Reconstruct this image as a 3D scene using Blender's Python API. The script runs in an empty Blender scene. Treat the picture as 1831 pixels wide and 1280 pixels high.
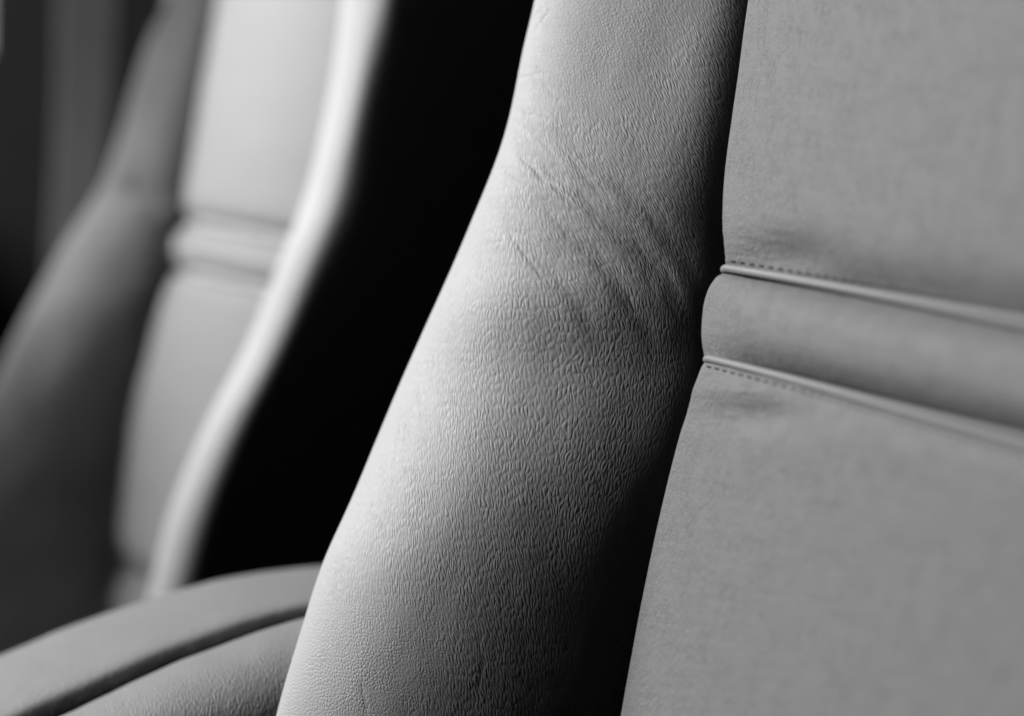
import bpy, math
import numpy as np

# ------------------------------------------------------------------ camera
scene = bpy.context.scene
COL = scene.collection
IW, IH = 1831.0, 1280.0
LENS, SENSOR = 85.0, 36.0
FP = LENS / SENSOR * IW
CAMZ = 1.0
cam_d = bpy.data.cameras.new('camera')
cam_d.lens = LENS; cam_d.sensor_width = SENSOR; cam_d.sensor_fit = 'HORIZONTAL'
cam_d.clip_start = 0.02; cam_d.clip_end = 60
cam_d.dof.use_dof = True
cam_d.dof.focus_distance = 0.815
cam_d.dof.aperture_fstop = 4.6
cam = bpy.data.objects.new('camera', cam_d)
cam.location = (0, 0, CAMZ); cam.rotation_euler = (math.radians(90), 0, 0)
COL.objects.link(cam); scene.camera = cam

# ------------------------------------------------------------------ world, lamps, exposure
world = bpy.data.worlds.new('World'); scene.world = world
world.use_nodes = True
bg = world.node_tree.nodes['Background']
bg.inputs[0].default_value = (1, 1, 1, 1); bg.inputs[1].default_value = 0.0012
scene.view_settings.view_transform = 'Standard'
scene.view_settings.look = 'None'
scene.view_settings.exposure = 0.0
scene.view_settings.gamma = 1.0
scene.view_settings.use_curve_mapping = False
scene.cycles.max_bounces = 6
scene.cycles.diffuse_bounces = 0

from mathutils import Vector
def area(name, loc, target, sx, sy, power, spread=180):
    d = bpy.data.lights.new(name, 'AREA'); d.shape = 'RECTANGLE'
    d.size = sx; d.size_y = sy; d.energy = power; d.color = (1, 1, 1)
    d.spread = math.radians(spread)
    o = bpy.data.objects.new(name, d); COL.objects.link(o)
    o.location = loc
    o.rotation_euler = (Vector(target) - Vector(loc)).to_track_quat('-Z', 'Y').to_euler()
    return o
area('windscreen_light', (-1.80, 1.20, 2.15), (-0.05, 0.95, 1.05), 1.25, 0.8, 41, 120)
area('far_seat_fill', (-1.3, 1.35, 2.0), (-0.2, 1.52, 1.27), 0.35, 0.3, 1.75, 31)  # added narrow lamp that brightens the far seat

# ------------------------------------------------------------------ numeric helpers
def spline(xs, ys):
    xs = np.array(xs, float); ys = np.array(ys, float); n = len(xs)
    h = np.diff(xs); A = np.zeros((n, n)); r = np.zeros(n)
    A[0, 0] = A[-1, -1] = 1
    for i in range(1, n - 1):
        A[i, i-1] = h[i-1]; A[i, i] = 2 * (h[i-1] + h[i]); A[i, i+1] = h[i]
        r[i] = 3 * ((ys[i+1] - ys[i]) / h[i] - (ys[i] - ys[i-1]) / h[i-1])
    c = np.linalg.solve(A, r)
    b = np.diff(ys) / h - h * (2 * c[:-1] + c[1:]) / 3
    d = np.diff(c) / (3 * h)
    def f(x):
        x = np.asarray(x, float)
        i = np.clip(np.searchsorted(xs, x) - 1, 0, n - 2)
        t = x - xs[i]
        return ys[i] + b[i] * t + c[i] * t * t + d[i] * t ** 3
    return f
def pts(s):
    a = np.array(s, float); return a[:, 0], a[:, 1]
def smooth(e0, e1, x):
    t = np.clip((x - e0) / (e1 - e0), 0, 1); return t * t * (3 - 2 * t)
rng = np.random.RandomState(7)
LAT = rng.rand(4, 128, 128)
def vnoise(x, y, k=0):
    xi = np.floor(x).astype(int); yi = np.floor(y).astype(int)
    fx = x - xi; fy = y - yi
    fx = fx * fx * fx * (fx * (fx * 6 - 15) + 10); fy = fy * fy * fy * (fy * (fy * 6 - 15) + 10)
    L = LAT[k]; g = lambda a, b: L[a % 128, b % 128]
    return ((g(xi, yi) * (1 - fx) + g(xi + 1, yi) * fx) * (1 - fy)
            + (g(xi, yi + 1) * (1 - fx) + g(xi + 1, yi + 1) * fx) * fy) * 2 - 1
def fbm(x, y, k=0, o=3):
    s = 0; a = 1
    for i in range(o):
        s = s + a * vnoise(x * 2 ** i + 17 * i, y * 2 ** i + 5 * i, (k + i) % 4); a *= .5
    return s

# seat axes: TH is how far the seats are turned from facing the camera, REC the recline
TH = math.radians(70); REC = math.radians(11)
Wv = np.array([math.cos(TH), -math.sin(TH), 0])                    # across the seat, toward the viewer
Nv = np.array([-math.sin(TH) * math.cos(REC), -math.cos(TH) * math.cos(REC), math.sin(REC)])   # out of the backrest
CAM = np.array([0, 0, CAMZ])
def ray(px, py):
    px, py = np.broadcast_arrays(np.asarray(px, float), np.asarray(py, float))
    return np.stack([(px - IW / 2) / FP, np.ones_like(px), -(py - IH / 2) / FP], -1)
def hit(px, py, P0, n, off=0.0):
    r = ray(px, py)
    t = (np.dot(P0 - CAM, n) + off) / (r @ n)
    return CAM + r * t[..., None]
class Seat:
    def __init__(s, px, py, d): s.P0 = CAM + ray(px, py) * d
    def face(s, px, py): return hit(px, py, s.P0, Nv)               # point on the plane of the backrest face
    def side(s, px, py, w): return hit(px, py, s.P0, Wv, w)         # point on a plane across the seat
    def w(s, P): return (P - s.P0) @ Wv
NEAR = Seat(1270, 560, 0.79)
FAR = Seat(325, 400, 1.60)

# ------------------------------------------------------------------ scene graph helpers
def empty(name, loc, label, cat, group=None):
    o = bpy.data.objects.new(name, None); COL.objects.link(o); o.location = loc
    o['label'] = label; o['category'] = cat
    if group: o['group'] = group
    o.empty_display_size = .1
    return o
def mesh_obj(name, V, F, mat, parent=None, UV=None, smooth_=True):
    me = bpy.data.meshes.new(name)
    V = np.asarray(V, float).reshape(-1, 3)
    if parent is not None: V = V - np.array(parent.location)
    quads = np.asarray(F, int)
    me.vertices.add(len(V)); me.vertices.foreach_set('co', V.ravel())
    me.loops.add(quads.size); me.loops.foreach_set('vertex_index', quads.ravel())
    me.polygons.add(len(quads))
    me.polygons.foreach_set('loop_start', np.arange(len(quads)) * 4)
    me.polygons.foreach_set('loop_total', np.full(len(quads), 4))
    me.update(calc_edges=True)
    if UV is not None:
        l = me.uv_layers.new(name='grain'); l.data.foreach_set('uv', np.asarray(UV).reshape(-1, 2)[quads.ravel()].ravel())
    me.polygons.foreach_set('use_smooth', np.full(len(quads), smooth_))
    me.validate(); me.update()
    me.materials.append(mat)
    o = bpy.data.objects.new(name, me); COL.objects.link(o)
    if parent is not None: o.parent = parent
    return o
def gridfaces(R, C, closed=False):
    i, j = np.meshgrid(np.arange(R - 1), np.arange(C if closed else C - 1), indexing='ij')
    a = i * C + j; b = i * C + (j + 1) % C
    return np.stack([a, b, b + C, a + C], -1).reshape(-1, 4)
def flip_out(P, F, view=None):
    return F
def body(name, P, mat, parent, UV=None, flip=False):
    """closed body: rows of closed section loops, ends capped with quads folded across the loop"""
    R, C = P.shape[:2]
    F = gridfaces(R, C, True)
    caps = []
    for r, fl in ((0, False), (R - 1, True)):
        for k in range(C // 2 - 1):
            q = [r * C + k, r * C + k + 1, r * C + C - 2 - k, r * C + C - 1 - k]
            caps.append(q if fl else q[::-1])
    F = np.concatenate([F, np.array(caps)])
    if flip: F = F[:, ::-1]
    return mesh_obj(name, P, F, mat, parent, UV)
def tube(name, path, r, mat, parent, n=12):
    path = np.asarray(path); T = np.gradient(path, axis=0); T /= np.linalg.norm(T, axis=1)[:, None]
    up = np.array([0, 0, 1.0]); A = np.cross(T, up); A /= np.linalg.norm(A, axis=1)[:, None]; B = np.cross(A, T)
    th = np.linspace(0, 2 * np.pi, n, endpoint=False)
    P = path[:, None] + r * (np.cos(th)[None, :, None] * A[:, None] + np.sin(th)[None, :, None] * B[:, None])
    s = np.concatenate([[0], np.cumsum(np.linalg.norm(np.diff(path, axis=0), axis=1))])
    UV = np.stack([np.broadcast_to(s[:, None] * 1000, P.shape[:2]), np.broadcast_to(th[None] * r * 1000, P.shape[:2])], -1)
    return body(name, P, mat, parent, UV, flip=True)

# ------------------------------------------------------------------ materials
def leather(name, col, grain=1.0, cell=1.35, rough=.5, bump=1.0, spec=.5, fine=1.0, sheen=0.0, elong=2.8, masked=False):
    m = bpy.data.materials.new(name); m.use_nodes = True
    nt = m.node_tree; N = nt.nodes; L = nt.links
    p = N['Principled BSDF']
    def nd(t, **k):
        n = N.new(t)
        for a, b in k.items(): setattr(n, a, b)
        return n
    def mth(op, a, b=None, c=None, clamp=False):
        n = N.new('ShaderNodeMath'); n.operation = op; n.use_clamp = clamp
        for i, v in enumerate((a, b, c)):
            if v is None: continue
            if isinstance(v, (int, float)): n.inputs[i].default_value = v
            else: L.new(v, n.inputs[i])
        return n.outputs[0]
    uv = nd('ShaderNodeUVMap', uv_map='grain')
    sc = nd('ShaderNodeVectorMath', operation='SCALE'); sc.inputs['Scale'].default_value = 1.0 / cell
    L.new(uv.outputs[0], sc.inputs[0])
    # 1 where the hide is relaxed and shows round cells, 0 where it is pulled into long ripples
    if masked:
        uvm = nd('ShaderNodeUVMap', uv_map='relaxed'); sx = nd('ShaderNodeSeparateXYZ'); L.new(uvm.outputs[0], sx.inputs[0]); relaxed = sx.outputs[0]
    else:
        vv = nd('ShaderNodeValue'); vv.outputs[0].default_value = .35; relaxed = vv.outputs[0]
    # wander of the grain lines
    nz = nd('ShaderNodeTexNoise', noise_dimensions='2D'); nz.inputs['Scale'].default_value = .28; nz.inputs['Detail'].default_value = 1
    sq0 = nd('ShaderNodeVectorMath', operation='MULTIPLY'); L.new(sc.outputs[0], sq0.inputs[0]); sq0.inputs[1].default_value = (1, .45, 1)
    L.new(sq0.outputs[0], nz.inputs['Vector'])
    sub = nd('ShaderNodeVectorMath', operation='SUBTRACT'); L.new(nz.outputs['Color'], sub.inputs[0]); sub.inputs[1].default_value = (.5, .5, .5)
    ma = nd('ShaderNodeVectorMath', operation='MULTIPLY_ADD'); L.new(sub.outputs[0], ma.inputs[0]); ma.inputs[1].default_value = (1.3, 1.0, 0); L.new(sc.outputs[0], ma.inputs[2])
    def squash(k):
        q = nd('ShaderNodeVectorMath', operation='MULTIPLY'); L.new(ma.outputs[0], q.inputs[0]); q.inputs[1].default_value = (1, k, 1); return q.outputs[0]
    def vor(vec, scale, sm):
        v = nd('ShaderNodeTexVoronoi', voronoi_dimensions='2D', feature='DISTANCE_TO_EDGE'); v.inputs['Scale'].default_value = scale
        L.new(vec, v.inputs['Vector'])
        r = nd('ShaderNodeMapRange', interpolation_type='SMOOTHERSTEP'); L.new(v.outputs['Distance'], r.inputs[0]); r.inputs[1].default_value = -.06; r.inputs[2].default_value = sm
        return r.outputs[0]
    def ripple(vec, scale, w, detail=1.0):
        n = nd('ShaderNodeTexNoise', noise_dimensions='2D'); n.inputs['Scale'].default_value = scale; n.inputs['Detail'].default_value = detail
        n.inputs['Distortion'].default_value = 0
        L.new(vec, n.inputs['Vector'])
        d = mth('ABSOLUTE', mth('SUBTRACT', n.outputs[0], .5))
        r = nd('ShaderNodeMapRange', interpolation_type='SMOOTHSTEP'); L.new(d, r.inputs[0]); r.inputs[1].default_value = 0; r.inputs[2].default_value = w
        return r.outputs[0]
    cells = vor(squash(.8), 1.0, .40)
    longc = vor(squash(1 / (elong * 1.35)), 1.05, .42)
    rip = ripple(squash(1 / (elong * 2.4)), 1.0, .17, .6)
    rip2 = ripple(squash(1 / (elong * 2.0)), 1.9, .2, 0)
    stretched = mth('ADD', mth('MULTIPLY', longc, .95), mth('ADD', mth('MULTIPLY', rip, .40), mth('MULTIPLY', rip2, .12)))
    rounded = mth('ADD', mth('MULTIPLY', cells, .95), mth('MULTIPLY', rip, .25))
    mix = nd('ShaderNodeMix'); mix.data_type = 'FLOAT'
    L.new(relaxed, mix.inputs[0]); L.new(stretched, mix.inputs[2]); L.new(rounded, mix.inputs[3])
    # patches where the grain is fainter
    mk = nd('ShaderNodeTexNoise', noise_dimensions='2D'); mk.inputs['Scale'].default_value = .13; mk.inputs['Detail'].default_value = 2
    L.new(sc.outputs[0], mk.inputs['Vector'])
    mr = nd('ShaderNodeMapRange'); L.new(mk.outputs[0], mr.inputs[0]); mr.inputs[1].default_value = .3; mr.inputs[2].default_value = .7; mr.inputs[3].default_value = .55; mr.inputs[4].default_value = 1.15
    fn = nd('ShaderNodeTexNoise', noise_dimensions='2D'); fn.inputs['Scale'].default_value = 1.1; fn.inputs['Detail'].default_value = 2
    L.new(squash(.6), fn.inputs['Vector'])
    h = mth('ADD', mth('MULTIPLY', mix.outputs[0], mr.outputs[0]), mth('MULTIPLY', fn.outputs[0], .55 * fine))
    b = nd('ShaderNodeBump'); b.inputs['Strength'].default_value = grain; b.inputs['Distance'].default_value = .00022 * bump
    L.new(h, b.inputs['Height']); L.new(b.outputs[0], p.inputs['Normal'])
    # slight tone change between hide areas and in the creases
    t = nd('ShaderNodeTexNoise', noise_dimensions='2D'); t.inputs['Scale'].default_value = .05; t.inputs['Detail'].default_value = 3
    L.new(sc.outputs[0], t.inputs['Vector'])
    k = mth('MULTIPLY_ADD', t.outputs[0], .05, .975)
    c = nd('ShaderNodeVectorMath', operation='SCALE'); c.inputs[0].default_value = (col, col, col); L.new(k, c.inputs['Scale'])
    L.new(c.outputs[0], p.inputs['Base Color'])
    rr = mth('MULTIPLY_ADD', h, -.06, rough + .05)
    L.new(rr, p.inputs['Roughness'])
    p.inputs['Specular IOR Level'].default_value = spec
    p.inputs['Sheen Weight'].default_value = sheen
    return m
def plain(name, col, rough=.6, emit=None, noise=0.25, scale=60):
    m = bpy.data.materials.new(name); m.use_nodes = True
    nt = m.node_tree; N = nt.nodes; L = nt.links; p = N['Principled BSDF']
    tc = N.new('ShaderNodeTexCoord'); n = N.new('ShaderNodeTexNoise'); n.inputs['Scale'].default_value = scale; n.inputs['Detail'].default_value = 4
    L.new(tc.outputs['Object'], n.inputs['Vector'])
    r = N.new('ShaderNodeMapRange'); L.new(n.outputs[0], r.inputs[0])
    r.inputs[3].default_value = col * (1 - noise); r.inputs[4].default_value = col * (1 + noise)
    L.new(r.outputs[0], p.inputs['Base Color']); p.inputs['Roughness'].default_value = rough
    if emit: p.inputs['Emission Color'].default_value = (1, 1, 1, 1); p.inputs['Emission Strength'].default_value = emit
    return m
LEA = .18  # panels and cushion toned below the bolsters; light difference put into the colour
M_bolster = leather('bolster_leather', .41, 1.0, 1.12, .62, .46, spec=.55, masked=True)  # same leather lightened so its crest reads brightly lit
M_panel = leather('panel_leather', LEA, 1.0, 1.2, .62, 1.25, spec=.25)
M_fpanel = leather('far_panel_leather', .155, .3, .9, .62, .5, spec=.25)  # same leather darkened further so the far bolster edge looks brighter
M_pipe = leather('piping_leather', .24, .3, .9, .45, .4)
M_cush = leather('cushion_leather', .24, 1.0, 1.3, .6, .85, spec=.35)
M_thread = plain('thread', .05, .8)
M_dark = plain('dark_trim', .012, .7)
M_belt = plain('belt_webbing', .10, .8)

# ------------------------------------------------------------------ side bolster from a turning angle table
# rows: [py], for each the surface angle (deg) at tau = sqrt(fraction from outline to the fold next to the panel)
def make_bolster(seat, name, parent, mat, sil, end, py0, py1, R, C, taus, rows, wbase, relief=None, back=.07, hidden=.9, flip=False, linear=False, uvfun=None, maskfun=None):
    py = np.linspace(py0, py1, R)
    S = sil(py); E = end(py)
    ang = np.zeros((R, len(taus)))
    rp = np.array([r[0] for r in rows], float)
    for k in range(len(taus)):
        ang[:, k] = spline(rp, [r[1][k] for r in rows])(np.clip(py, rp[0], rp[-1]))
    tv = np.linspace(1, 0, C); th = -np.linspace(0, hidden, C // 4)[1:]
    tau = np.concatenate([tv, th])
    A = np.zeros((R, len(tau)))
    for i in range(R):
        f = (lambda t, a=ang[i]: np.interp(t, taus, a)) if linear else spline(taus, ang[i]); A[i, :C] = f(tv)
        if linear:
            q = np.pad(A[i, :C], 3, mode='edge'); A[i, :C] = np.convolve(q, np.ones(7) / 7, 'valid'); A[i, C - 4:C] = f(tv[-4:])
    A[:, 0:C] = np.clip(A[:, 0:C], -24, 110)
    A[:, C:] = 110 + np.abs(th)[None] * 85
    a = tau ** 2
    Ar = np.radians(A)
    dep = (seat.face(E, py) - CAM)[:, 1]
    width = (E - S) * dep / FP
    # integrate the section
    am = (tau[1:] + tau[:-1]) / 2; da = np.abs(2 * am * np.diff(tau))
    Am = (Ar[:, 1:] + Ar[:, :-1]) / 2
    cosv = np.maximum(np.abs(np.cos(Am - (np.pi / 2 - TH))), 2e-3 + np.abs(am)[None] * .25)
    ds = da[None] / cosv * width[:, None]
    w = np.concatenate([np.zeros((R, 1)), np.cumsum(-ds * np.sin(Am), 1)], 1)
    sig = np.concatenate([np.zeros((R, 1)), np.cumsum(ds, 1)], 1)
    w = w + wbase(py)[:, None]
    px = S[:, None] + (E - S)[:, None] * a[None]
    PY = np.broadcast_to(py[:, None], px.shape)
    P = seat.side(px, PY, w)
    if relief is not None:
        Tu = np.gradient(P, axis=0); Tv = np.gradient(P, axis=1)
        nn = np.cross(Tv, Tu); nn /= np.linalg.norm(nn, axis=2)[..., None] + 1e-12
        if (nn[R // 2, 3] @ Wv) < 0: nn = -nn
        P = P + nn * relief(px, PY, A)[..., None]
    # closing points behind
    last = P[:, -1]; first = P[:, 0]
    b1 = last - Nv * back; b2 = first - Nv * back * .6 - Wv * .004
    k = 6
    blend = np.stack([b1 * (1 - t) + b2 * t for t in np.linspace(0, 1, k)], 1)
    P2 = np.concatenate([P, blend], 1)
    v = np.concatenate([[0], np.cumsum(np.linalg.norm(np.diff(P[:, C // 2], axis=0), axis=1))])
    sg = (sig[:, -1:] - sig)
    U = np.concatenate([sig, np.repeat(sig[:, -1:], k, 1) + .01], 1) * 1000
    Vv = np.broadcast_to(v[:, None] * 1000, U.shape)
    if uvfun: 
        pxx = np.concatenate([px, np.repeat(px[:, -1:], k, 1)], 1); pyy = np.broadcast_to(py[:, None], pxx.shape)
        U, Vv = uvfun(U, Vv, pxx, pyy)
    UV = np.stack([U, Vv], -1)
    if (P2.shape[1] % 2): P2 = P2[:, :-1]; UV = UV[:, :-1]
    o = body(name, P2, mat, parent, UV, flip)
    if maskfun:
        pxx = np.concatenate([px, np.repeat(px[:, -1:], k, 1)], 1)[:, :P2.shape[1]]; pyy = np.broadcast_to(py[:, None], pxx.shape)
        q = maskfun(pxx, pyy).reshape(-1); me = o.data
        li = np.zeros(len(me.loops), int); me.loops.foreach_get('vertex_index', li)
        l = me.uv_layers.new(name='relaxed'); l.data.foreach_set('uv', np.stack([q[li], q[li] * 0], -1).ravel())
    return o

TAU = [0, .15, .3, .45, .6, .75, .9, 1.0]
TAUA = [0, .14, .28, .42, .54, .66, .76, .86, .94, 1.0]
# ---------------- near seat
seat_a = empty('car_seat', (0.12, 0.80, 0.55), 'large grained leather seat nearest the camera, with piped centre panel at the right', 'car seat', 'leather car seats side by side')
silA = spline(*pts([(-160, 990), (-60, 968), (0, 956), (94, 934), (194, 914), (266, 894), (325, 872), (378, 850), (450, 820), (550, 775.5), (671, 721.5), (800, 667), (913, 619), (1002, 579), (1111, 543), (1237, 505), (1280, 494), (1450, 462)]))
edgeA = spline(*pts([(-160, 1362), (0, 1338), (200, 1311), (350, 1294), (477, 1282), (520, 1268), (570, 1259), (640, 1253), (700, 1240), (750, 1226), (850, 1200), (1000, 1166), (1280, 1112), (1450, 1080)]))
endA = lambda py: edgeA(py) + 34
def fitw(seat, edge, off, deg=2):
    y = np.linspace(-160, 1420, 60); c = np.polyfit(y, seat.w(seat.face(edge(y), y)), deg)
    return lambda py: np.polyval(c, py) + off
wbaseA = fitw(NEAR, edgeA, -.018, 3)
rowsA = [
 (-100, [110, 87, 69, 56, 48, 44, 41, 37, 14, -5]),
 (100, [110, 87, 69, 56, 48, 44, 41, 37, 14, -6]),
 (300, [110, 90, 74, 60, 51, 44, 40, 32, 12, -7]),
 (480, [110, 91, 77, 63, 51, 43, 36, 29, 16, -7]),
 (640, [110, 90, 76, 62, 50, 41, 35, 28, 20, 4]),
 (850, [110, 89, 74, 60, 47, 36, 30, 23, 14, 3]),
 (1080, [110, 84, 67, 54, 41, 32, 25, 19, 11, 2]),
 (1280, [110, 82, 64, 51, 38, 29, 23, 17, 9, 1]),
 (1450, [110, 82, 64, 51, 38, 29, 23, 17, 9, 1]),
]
def crease(px, py, line, width, amp, soft=.15, jit=3.0, k=0):
    """a groove along a polyline (pixels of the photograph as surface coordinates)"""
    line = np.array(line, float); best = np.full(px.shape, 1e9); tt = np.zeros(px.shape)
    seg = np.linalg.norm(np.diff(line, axis=0), axis=1); cum = np.concatenate([[0], np.cumsum(seg)]); tot = cum[-1]
    jx = px + jit * fbm(px / 48, py / 48, k, 2); jy = py + jit * fbm(px / 48 + 40, py / 48, k, 2)
    for i in range(len(seg)):
        d = line[i+1] - line[i]; t = np.clip(((jx - line[i][0]) * d[0] + (jy - line[i][1]) * d[1]) / seg[i] ** 2, 0, 1)
        q = np.hypot(jx - line[i][0] - t * d[0], jy - line[i][1] - t * d[1])
        m = q < best; best = np.where(m, q, best); tt = np.where(m, (cum[i] + t * seg[i]) / tot, tt)
    env = smooth(0, soft, tt) * smooth(0, soft, 1 - tt)
    return -amp * np.exp(-(best / width) ** 2) * env
def reliefA(px, py, A):
    mm = .001; r = 0
    # long soft folds where the bolster bends
    side = 1.05 - .5 * smooth(930, 1200, px)
    for ln, wd, am, kk in [
        ([(885, 235), (950, 285), (1020, 330), (1090, 390), (1160, 470), (1240, 590)], 16, .60, 0),
        ([(930, 215), (1010, 262), (1090, 312), (1160, 372), (1220, 450), (1275, 560)], 20, .62, 1),
        ([(870, 290), (935, 345), (1000, 395), (1070, 460), (1140, 560), (1180, 660)], 17, .50, 2),
        ([(850, 350), (910, 410), (970, 465), (1040, 545), (1090, 640)], 16, .36, 3),
        ([(1000, 290), (1060, 335), (1130, 400), (1190, 485), (1240, 600)], 11, .26, 0),
        ([(955, 120), (1040, 165), (1120, 225), (1190, 300)], 16, .16, 2)]:
        r = r - crease(px + 14, py - 16, ln, wd * 1.15, am * .6 * mm, .3, 4, kk) * side
        r = r + crease(px, py, ln, wd, am * mm, .3, 4, kk) * side
    # sharp creases
    rs = np.random.RandomState(3)
    lines = [
        ([(905, 250), (935, 285), (965, 318), (1010, 350), (1030, 372), (1065, 392)], 3.6, .30),
        ([(948, 305), (985, 325), (1005, 350), (1022, 380)], 3.2, .28),
        ([(895, 385), (915, 425), (950, 470), (990, 520)], 3.6, .22),
        ([(975, 8), (955, 32), (940, 60)], 3, .2), ([(995, 10), (972, 36), (950, 70)], 3, .16),
        ([(905, 140), (945, 140), (985, 128)], 3, .12), ([(915, 205), (950, 205), (990, 218)], 3, .12),
        ([(640, 1215), (650, 1250), (655, 1290)], 4, .12), ([(855, 1120), (862, 1180), (850, 1250)], 4, .08)]
    for i in range(34):
        x = rs.uniform(900, 1190); t = (x - 900) / 290
        y = 262 + t * 190 + rs.normal(0, 55); L = rs.uniform(45, 120); a0 = math.radians(rs.uniform(36, 50) + t * 12)
        if x < np.interp(y, [0, 250, 400, 600], [960, 905, 855, 760]) + 12: continue
        p = [(x, y)]
        for q in range(4):
            x += L / 4 * math.cos(a0); y += L / 4 * math.sin(a0); a0 += math.radians(rs.uniform(-5, 9)); p.append((x, y))
        lines.append((p, rs.uniform(3, 5), rs.uniform(.07, .2)))
    for ln, wd, am in lines: r = r + crease(px, py, ln, wd, am * mm, .3, 5)
    r = r + .10 * mm * fbm(px / 70, py / 110, 2, 2)
    return r * (.15 + .85 * smooth(110, 84, A))
def uvA(U, V, px, py):
    # grain runs down the bolster, leaning over to the right toward the middle fold
    lean = .16 + .26 * smooth(820, 1150, px) * smooth(1000, 500, py) + .12 * np.exp(-(((px - 1080) / 160) ** 2 + ((py - 400) / 160) ** 2))
    U2 = U - edgeA(py) * .185 + lean * (V - 85)
    return U2, V
def relaxedA(px, py):
    d = px - silA(py)
    r = smooth(980, 1200, py) * smooth(420, 60, d) + .85 * smooth(260, 60, py) * smooth(330, 120, d) 
    return np.clip(r + .12 * fbm(px / 60, py / 60, 0, 2), 0, 1)
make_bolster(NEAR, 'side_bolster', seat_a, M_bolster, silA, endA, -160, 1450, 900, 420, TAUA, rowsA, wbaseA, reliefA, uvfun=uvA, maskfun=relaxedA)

# ---------------- panels of the backrest
def make_panel(seat, name, parent, mat, edge, top, bot, R, C, pxmax, relief, roll=.012, edgetop=None, edgebot=None, grain=1.0, back=.035):
    r = np.linspace(0, 1, R)
    r = r
    pe0 = edgetop; pe1 = edgebot
    pe = pe0 + (pe1 - pe0) * r
    Ex = edge(pe)
    Pe = seat.face(Ex, pe)
    t20 = math.pi / 2 - TH
    Cc = Pe + Wv * (roll * (math.sin(t20) * math.cos(TH) - math.sin(TH) * (1 - math.cos(t20))) / math.cos(TH))
    d = Cc - CAM; pxC = d[:, 0] / d[:, 1] * FP + IW / 2
    g = np.linspace(0, 1, C) ** 1.35
    pm = pxmax(pe) if callable(pxmax) else np.full(R, pxmax)
    px = pxC[:, None] + (pm - pxC)[:, None] * g[None]
    py = top(px) * (1 - r[:, None]) + bot(px) * r[:, None]
    P = seat.face(px, py)
    h = relief(px, py, r[:, None] + 0 * px)
    P = P + Nv * h[..., None]
    psi = np.radians(np.linspace(100, 0, 22))[:-1]
    off = -Wv[None] * (roll * np.sin(psi))[:, None] - Nv[None] * (roll * (1 - np.cos(psi)))[:, None]
    Rl = P[:, :1] + off[None]
    deep = Rl[:, :1] - Nv * back
    rend = P[:, -1:] - Nv * back * 1.6
    A = np.concatenate([deep, Rl, P, rend], 1)
    k = 5
    if (A.shape[1] + k) % 2: k = 6
    bl = np.stack([rend[:, 0] * (1 - t) + deep[:, 0] * t for t in np.linspace(0, 1, k + 2)[1:-1]], 1)
    A = np.concatenate([A, bl], 1)
    row = A[R // 2]; s = np.concatenate([[0], np.cumsum(np.linalg.norm(np.diff(row, axis=0), axis=1))]) * 1000
    v = np.concatenate([[0], np.cumsum(np.linalg.norm(np.diff(A[:, 30], axis=0), axis=1))]) * 1000
    UV = np.stack([np.broadcast_to(s[None], A.shape[:2]), np.broadcast_to(v[:, None], A.shape[:2])], -1)
    return body(name, A, mat, parent, UV, flip=False)
seamU = spline(*pts([(1100, 452), (1284, 477), (1400, 496), (1512, 516), (1677, 547), (1831, 576), (2300, 668)]))
seamL = spline(*pts([(1100, 602), (1255, 637), (1420, 679), (1567, 719), (1831, 788), (2300, 916)]))
mm = .001
env_edge = lambda px: .35 + .65 * smooth(1270, 1500, px)
def rel_up(px, py, r):
    d = seamU(px) - py
    sc = .8 + .35 * smooth(1280, 1831, px)
    h = -7.5 * mm * env_edge(px) * np.exp(-(d / (52 * sc)) ** 1.6) - .9 * mm * np.exp(-(d / 9.0) ** 2)
    h = h - 3.0 * mm * np.exp(-(((px - 1400) / 75) ** 2 + ((py - 452) / 34) ** 2))
    h = h + .10 * mm * fbm(px / 26, py / 7, 3, 2) * smooth(1560, 1330, px) * np.exp(-((py - 440) / 60) ** 2)
    return h + .08 * mm * fbm(px / 55, py / 110, 1, 3) + .07 * mm * fbm(px / 40, py / 12, 0, 2) * np.exp(-(d / 60) ** 2)
def rel_band(px, py, r):
    b = np.clip(1 - np.abs(2 * r - 1) ** 2.4, 0, 1)
    h = -8.5 * mm + 10.5 * mm * b ** .9
    h = h * (.05 + .5 * smooth(1258, 1350, px) + .45 * env_edge(px)) + .3 * mm - 2.6 * mm * np.exp(-((py - seamU(px)) / 9.0) ** 2)
    env = np.exp(-((px - 1290) / 120) ** 2)
    return h + .15 * mm * fbm(px / 60, py / 60, 2, 3) + .07 * mm * fbm(px / 40, py / 11, 1, 2) * (1 - b ** 2 * .8)
def rel_low(px, py, r):
    d = py - seamL(px)
    h = -4.0 * mm * env_edge(px) * np.exp(-(d / 34) ** 1.5) - 1.0 * mm * np.exp(-(d / 10.0) ** 2)
    h = h - 1.9 * mm * np.exp(-(((px - 1360) / 85) ** 2 + ((py - 745) / 30) ** 2)) + .8 * mm * np.exp(-(((px - 1340) / 85) ** 2 + ((py - 697) / 22) ** 2))
    h = h + .10 * mm * fbm(px / 26, py / 7, 2, 2) * smooth(1520, 1290, px) * np.exp(-((py - 710) / 55) ** 2)
    return h + .08 * mm * fbm(px / 55, py / 110, 3, 3) + .07 * mm * fbm(px / 40, py / 12, 1, 2) * np.exp(-(d / 60) ** 2)
cst = lambda v: (lambda x: np.full_like(np.asarray(x, float), v))
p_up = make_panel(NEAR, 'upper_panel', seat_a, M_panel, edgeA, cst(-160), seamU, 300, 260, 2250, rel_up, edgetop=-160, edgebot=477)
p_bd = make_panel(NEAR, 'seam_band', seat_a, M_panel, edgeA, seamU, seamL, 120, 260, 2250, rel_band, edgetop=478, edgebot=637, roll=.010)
p_lo = make_panel(NEAR, 'lower_panel', seat_a, M_panel, edgeA, seamL, cst(1450), 330, 260, 2250, rel_low, edgetop=638, edgebot=1450)
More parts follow.
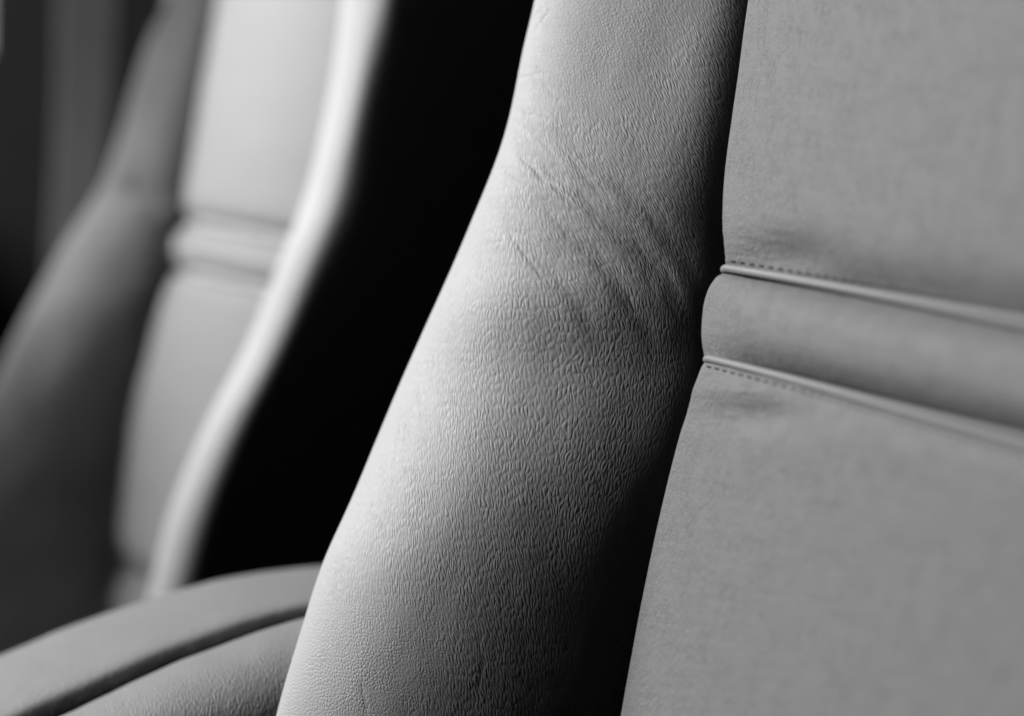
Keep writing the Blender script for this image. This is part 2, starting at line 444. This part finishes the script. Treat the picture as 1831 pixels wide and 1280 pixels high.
def piping(seat, seam, edge_px, pxmax, r, hf, parent, mat, n=200):
    px = np.linspace(edge_px, pxmax, n); P = seat.face(px, seam(px)) + Nv * (hf(px) + .00012 * fbm(px / 30, px * 0, 1, 2))[:, None]
    ps = np.radians(np.linspace(120, 0, 16))[:-1]; R = .012
    roll = P[:1] - Wv[None] * (R * np.sin(ps))[:, None] - Nv[None] * (R * (1 - np.cos(ps)))[:, None]
    deep = roll[:1] - Nv[None] * .01
    return tube('piping', np.concatenate([deep, roll, P]), r, mat, parent, 16)
piping(NEAR, lambda x: seamU(x) - 1, 1292, 2250, .0014, lambda x: -.0044 * env_edge(x) - .0004, seat_a, M_pipe)
piping(NEAR, lambda x: seamL(x) + 1, 1262, 2250, .0013, lambda x: -.0030 * env_edge(x) - .0006, seat_a, M_pipe)
def stitches(seat, seam, off, px0, px1, step, parent, rel):
    V = []; F = []
    s = px0
    while s < px1:
        x = np.array([s, s + step * .62]); y = seam(x) + off * (1 + (x - px0) / 1400)
        P = seat.face(x, y) + Nv * (rel(x, y, x * 0 + .9) + .00005)[:, None]
        T = P[1] - P[0]; L = np.linalg.norm(T); T /= L; B = np.cross(T, Nv); c = len(V)
        prof = [(-.5, .0, .6), (-.3, .8, 1), (.3, .8, 1), (.5, .0, .6)]
        k = 8
        for a, lift, q in prof:
            for j in range(k):
                th = 2 * np.pi * j / k; rr = .00042 * q
                V.append((P[0] + P[1]) / 2 + T * a * L + (np.cos(th) * B + np.sin(th) * Nv) * rr + Nv * (lift - .9) * .0004)
        for i in range(3):
            for j in range(k):
                F.append([c + i * k + j, c + i * k + (j + 1) % k, c + (i + 1) * k + (j + 1) % k, c + (i + 1) * k + j])
        for b in (0, 3):
            for j in range(0, k - 2, 2): F.append([c + b * k, c + b * k + j + 1, c + b * k + j + 2, c + b * k + (j + 3) % k])
        s += step * (1 + (s - px0) / 1500)
    return mesh_obj('stitching', V, F, M_thread, parent)
st1 = stitches(NEAR, seamU, -15, 1293, 2200, 14, seat_a, rel_up)
st2 = stitches(NEAR, seamL, 16, 1258, 2200, 14, seat_a, rel_low)

# ---------------- near seat cushion
def ribbon(seat, name, parent, mat, lo, hi, px0, px1, ctrl, R, n, flip=False, relief=None):
    """closed body running along the seat: ctrl = (b, w), b=0 on curve hi, 1 on curve lo"""
    px = np.linspace(px0, px1, R)
    cb = np.array(ctrl, float); t = np.arange(len(cb)); q = np.linspace(0, len(cb) - 1, n)
    b = spline(t, cb[:, 0])(q); w = spline(t, cb[:, 1])(q)
    PX = np.broadcast_to(px[:, None], (R, n)); PY = hi(px)[:, None] * (1 - b)[None] + lo(px)[:, None] * b[None]
    P = seat.side(PX, PY, np.broadcast_to(w[None], (R, n)))
    if relief is not None: P = P + np.array([0, 0, 1.0]) * relief(PX, PY, b)[..., None]
    v = np.concatenate([[0], np.cumsum(np.linalg.norm(np.diff(P[R // 2], axis=0), axis=1))]) * 1000
    u = np.concatenate([[0], np.cumsum(np.linalg.norm(np.diff(P[:, n // 3], axis=0), axis=1))]) * 1000
    UV = np.stack([np.broadcast_to(u[:, None], (R, n)), np.broadcast_to(v[None], (R, n))], -1)
    return body(name, P, mat, parent, UV, flip)
rimC = spline(*pts([(-350, 1340), (-100, 1218), (0, 1172), (60, 1146), (150, 1110), (240, 1080), (330, 1053), (420, 1030), (500, 1018), (560, 1013), (640, 1012), (800, 1030)]))
grvC = spline(*pts([(-350, 1520), (-100, 1385), (0, 1333), (120, 1278), (180, 1250), (250, 1216), (330, 1180), (400, 1153), (470, 1128), (545, 1107), (640, 1086), (800, 1062)]))
relC = lambda a, b, c: .3 * mm * fbm(a / 120, b / 60, 1, 2)
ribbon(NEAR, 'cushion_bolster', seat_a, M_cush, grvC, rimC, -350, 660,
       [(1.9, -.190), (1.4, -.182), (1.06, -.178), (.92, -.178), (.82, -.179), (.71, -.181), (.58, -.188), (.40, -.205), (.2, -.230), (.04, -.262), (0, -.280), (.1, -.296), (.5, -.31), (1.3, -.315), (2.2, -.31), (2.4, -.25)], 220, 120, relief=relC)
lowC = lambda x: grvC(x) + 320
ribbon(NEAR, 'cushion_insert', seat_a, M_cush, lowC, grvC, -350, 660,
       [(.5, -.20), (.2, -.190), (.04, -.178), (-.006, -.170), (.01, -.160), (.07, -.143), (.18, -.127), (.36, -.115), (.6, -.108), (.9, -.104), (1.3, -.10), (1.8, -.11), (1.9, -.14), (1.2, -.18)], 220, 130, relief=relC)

# ---------------- far seat
seat_b = empty('car_seat', (-0.25, 1.60, 0.55), 'blurred leather seat farther back on the left, with brightly lit edge', 'car seat', 'leather car seats side by side')
silBL = spline(*pts([(-160, 420), (-60, 345), (0, 308), (60, 272), (120, 250), (190, 229), (270, 206), (330, 184), (380, 153), (430, 120), (540, 58), (650, 3), (760, -40), (900, -85), (1050, -120), (1280, -160), (1400, -170)]))
edgeBL = spline(*pts([(-160, 400), (0, 386), (120, 368), (230, 349), (330, 332), (390, 322), (450, 311), (490, 305), (530, 292), (620, 264), (720, 238), (820, 214), (920, 197), (1000, 190), (1080, 195), (1280, 200), (1400, 205)]))
def silBLf(py): return np.minimum(silBL(py), edgeBL(py) - 30)
wbaseB = fitw(FAR, edgeBL, -.016)
TAUB = [0, .06, .3, .45, .6, .75, .9, 1.0]
rowsB = [
 (-100, [110, 22, 20, 19, 19, 18, 12, -2]),
 (200, [110, 20, 18, 18, 17, 15, 8, -4]),
 (420, [110, 18, 16, 14, 11, 6, -1, -7]),
 (600, [110, 10, 6, 4, 1, -3, -7, -10]),
 (800, [110, -3, -6, -8, -10, -12, -13, -13]),
 (1000, [110, -14, -16, -17, -17, -17, -17, -17]),
 (1300, [110, -14, -16, -17, -17, -17, -17, -17])]
def reliefB(px, py, A):
    return (crease(px, py, [(215, 325), (270, 350), (300, 385)], 16, 1.6 * mm, .3, 2) + .3 * mm * fbm(px / 70, py / 70, 1, 2)) * smooth(110, 80, A)
M_far = leather('far_leather', .38, .5, 1.45, .6, .8, spec=.7)  # lightened like the near bolster to strengthen its lit edge
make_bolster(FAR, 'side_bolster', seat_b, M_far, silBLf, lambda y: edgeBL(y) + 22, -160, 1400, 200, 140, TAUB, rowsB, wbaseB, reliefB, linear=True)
# near-side bolster of the far seat: lit crest, black outer side
silBR = spline(*pts([(-160, 628), (0, 612), (150, 592), (250, 572), (350, 546), (430, 516), (520, 481), (640, 430), (730, 383), (830, 337), (920, 303), (1000, 281), (1070, 265), (1150, 250), (1400, 215)]))
endBR = spline(*pts([(-160, 1010), (0, 1000), (400, 960), (700, 860), (1000, 760), (1400, 640)]))
wid = spline(*pts([(-160, 84), (0, 78), (130, 72), (250, 72), (340, 75), (440, 73), (550, 68), (680, 62), (800, 59), (930, 57), (1050, 55), (1400, 54)]))
tb = [0, .12, .22, .32, .42, .55, .75, 1.0]
rowsBR = []
for y in (-160, 0, 130, 250, 340, 440, 550, 680, 800, 930, 1050, 1400):
    k = float(wid(y)) / float(endBR(y) - silBR(y)); tk = math.sqrt(k)
    def an(t):
        q = t / tk
        return float(np.interp(q, [0, .2, .45, .75, .95, 1.1, 1.5, 4], [110, 96, 84, 76, 60, 12, 4, 1]))
    up = 14 * max(0, min(1, (420 - y) / 200))
    rowsBR.append((y, [min(110, an(t) + (up if an(t) > 55 else 0)) for t in tb]))
_c = np.polyfit([-160, 0, 430, 800, 1070, 1400], [.50, .47, .38, .31, .27, .23], 2)
wbaseR = lambda y: np.polyval(_c, y)
print('far right w', [(y, float(FAR.w(FAR.face(np.array([float(silBR(y)) + 30]), np.array([float(y)])))[0])) for y in (-160, 0, 430, 800, 1070, 1400)])
M_side = leather('dark_side_leather', .03, .4, 1.45, .6, .8, spec=.2)
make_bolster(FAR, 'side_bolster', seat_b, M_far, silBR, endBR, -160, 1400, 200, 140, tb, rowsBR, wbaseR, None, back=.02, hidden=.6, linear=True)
seamUB = spline(*pts([(200, 372), (335, 396), (515, 428), (700, 462)]))
seamLB = spline(*pts([(200, 454), (320, 482), (475, 516), (700, 568)]))
botB = spline(*pts([(150, 930), (190, 985), (215, 1018), (240, 1038), (265, 1050), (400, 1090), (800, 1130)]))
pmB = lambda y: silBR(y) + 28
def rupB(px, py, r):
    d = seamUB(px) - py
    return -8 * mm * np.exp(-(d / 20) ** 1.6) + .5 * mm * fbm(px / 90, py / 90, 0, 2)
def rbdB(px, py, r):
    return -8 * mm + 9 * mm * np.clip(1 - np.abs(2 * r - 1.05) ** 2.2, 0, 1)
def rloB(px, py, r):
    d = py - seamLB(px); e = botB(px) - py
    return -8 * mm * np.exp(-(d / 15) ** 1.5) - 12 * mm * np.exp(-(np.maximum(e, 0) / 26) ** 1.6) + .5 * mm * fbm(px / 90, py / 90, 1, 2)
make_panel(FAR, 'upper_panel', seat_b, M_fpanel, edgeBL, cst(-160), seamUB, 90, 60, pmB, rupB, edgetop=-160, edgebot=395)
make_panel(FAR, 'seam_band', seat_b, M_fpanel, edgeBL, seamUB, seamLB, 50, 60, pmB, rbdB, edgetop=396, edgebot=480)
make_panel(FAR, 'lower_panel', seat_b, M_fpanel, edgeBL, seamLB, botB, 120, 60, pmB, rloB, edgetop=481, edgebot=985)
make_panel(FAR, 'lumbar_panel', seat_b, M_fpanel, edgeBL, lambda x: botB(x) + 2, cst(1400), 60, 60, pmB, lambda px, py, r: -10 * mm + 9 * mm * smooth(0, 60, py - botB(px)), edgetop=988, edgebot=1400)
piping(FAR, seamUB, 352, 545, .0014, lambda x: x * 0 - .003, seat_b, M_far, 60)
piping(FAR, seamLB, 336, 505, .0014, lambda x: x * 0 - .003, seat_b, M_far, 60)

# ---------------- cabin behind: door frame, light blocker, pillar, belt, window
def slab(name, pxy, d, thick, mat, parent=None, bev=.004):
    """plate whose outline is given by image corners at depth d(s), extruded away from the camera, bevelled"""
    P = np.array([CAM + ray(x, y) * dd for (x, y), dd in zip(pxy, d)])
    back = P + np.array([0, thick, 0])
    n = len(P); V = np.concatenate([P, back])
    me = bpy.data.meshes.new(name)
    loc = np.array(parent.location) if parent is not None else 0
    me.from_pydata([tuple(v) for v in (V - loc)], [], [list(range(n))[::-1], list(range(n, 2 * n))] + [[i, (i + 1) % n, n + (i + 1) % n, n + i] for i in range(n)])
    me.materials.append(mat); o = bpy.data.objects.new(name, me); COL.objects.link(o)
    if parent is not None: o.parent = parent
    b = o.modifiers.new('bevel', 'BEVEL'); b.width = bev; b.segments = 3
    return o
wall = slab('cabin_wall', [(-1500, -600), (3300, -600), (3300, 2200), (-1500, 2200)], [3.2] * 4, .05, M_dark); wall['kind'] = 'structure'
ob = slab('pillar_trim', [(-16, -300), (112, -300), (104, 200), (90, 1600), (-60, 1600), (-22, 90)], [2.3] * 6, .08, plain('pillar_plastic', .011, .9))
ob['label'] = 'dark plastic pillar trim at the far left behind the belt strap'; ob['category'] = 'pillar trim'
of = slab('door_frame', [(96, -400), (286, -400), (292, 5), (336, 5), (420, 30), (420, 1600), (60, 1600)], [2.62] * 7, .06, plain('frame_plastic', .006, .7))
of['label'] = 'black door frame standing between the belt strap and the far seat'; of['category'] = 'door frame'
win = empty('side_window', (-0.4, 2.8, 1.3), 'bright side window glimpsed at the top left behind the far seat', 'window')
slab('pane', [(-900, -900), (1100, -900), (1100, -20), (345, 14), (-10, 92), (-900, 200)], [2.8] * 6, .006, plain('daylit_glass', .5, .3, emit=.4), win, bev=.001)
def block(name, lo, hi, mat, bev):
    x0, y0, z0 = lo; x1, y1, z1 = hi
    V = [(x, y, z) for z in (z0, z1) for x, y in ((x0, y0), (x1, y0), (x1, y1), (x0, y1))]
    me = bpy.data.meshes.new(name); me.from_pydata(V, [], [(3, 2, 1, 0), (4, 5, 6, 7), (0, 1, 5, 4), (1, 2, 6, 5), (2, 3, 7, 6), (3, 0, 4, 7)])
    me.materials.append(mat); o = bpy.data.objects.new(name, me); COL.objects.link(o)
    b = o.modifiers.new('bevel', 'BEVEL'); b.width = bev; b.segments = 4
    return o
blocker = block('light_blocker', (-.68, 1.42, .4), (-.60, 2.5, 1.20), plain('blocker_plastic', .02, .7), .02)  # unseen slab added to block light from the far seat's lower bolster
blocker['label'] = 'dark unseen slab added left of the far seat to shade its lower bolster'; blocker['category'] = 'light blocker'
# belt strap hanging in front of the pillar
def belt():
    py = np.linspace(-200, 1300, 120); R = len(py)
    x0 = spline(*pts([(-200, 112), (0, 103), (220, 98), (440, 86), (800, 60), (1300, 20)]))(py); x1 = spline(*pts([(-200, 226), (0, 215), (220, 200), (440, 182), (800, 150), (1300, 105)]))(py)
    n = 14; t = np.linspace(0, 1, n); PX = x0[:, None] + (x1 - x0)[:, None] * t[None]
    P = CAM + ray(PX, np.broadcast_to(py[:, None], PX.shape)) * (2.15 + .01 * np.sin(py / 140))[:, None, None]
    Bk = P[:, ::-1] + np.array([0, .0022, 0])
    A = np.concatenate([P, Bk], 1)
    return body('seat_belt', A, M_belt, None, np.zeros(A.shape[:2] + (2,)))
o = belt(); o['label'] = 'blurred grey seat belt strap hanging down beside the dark pillar at upper left'; o['category'] = 'seat belt'
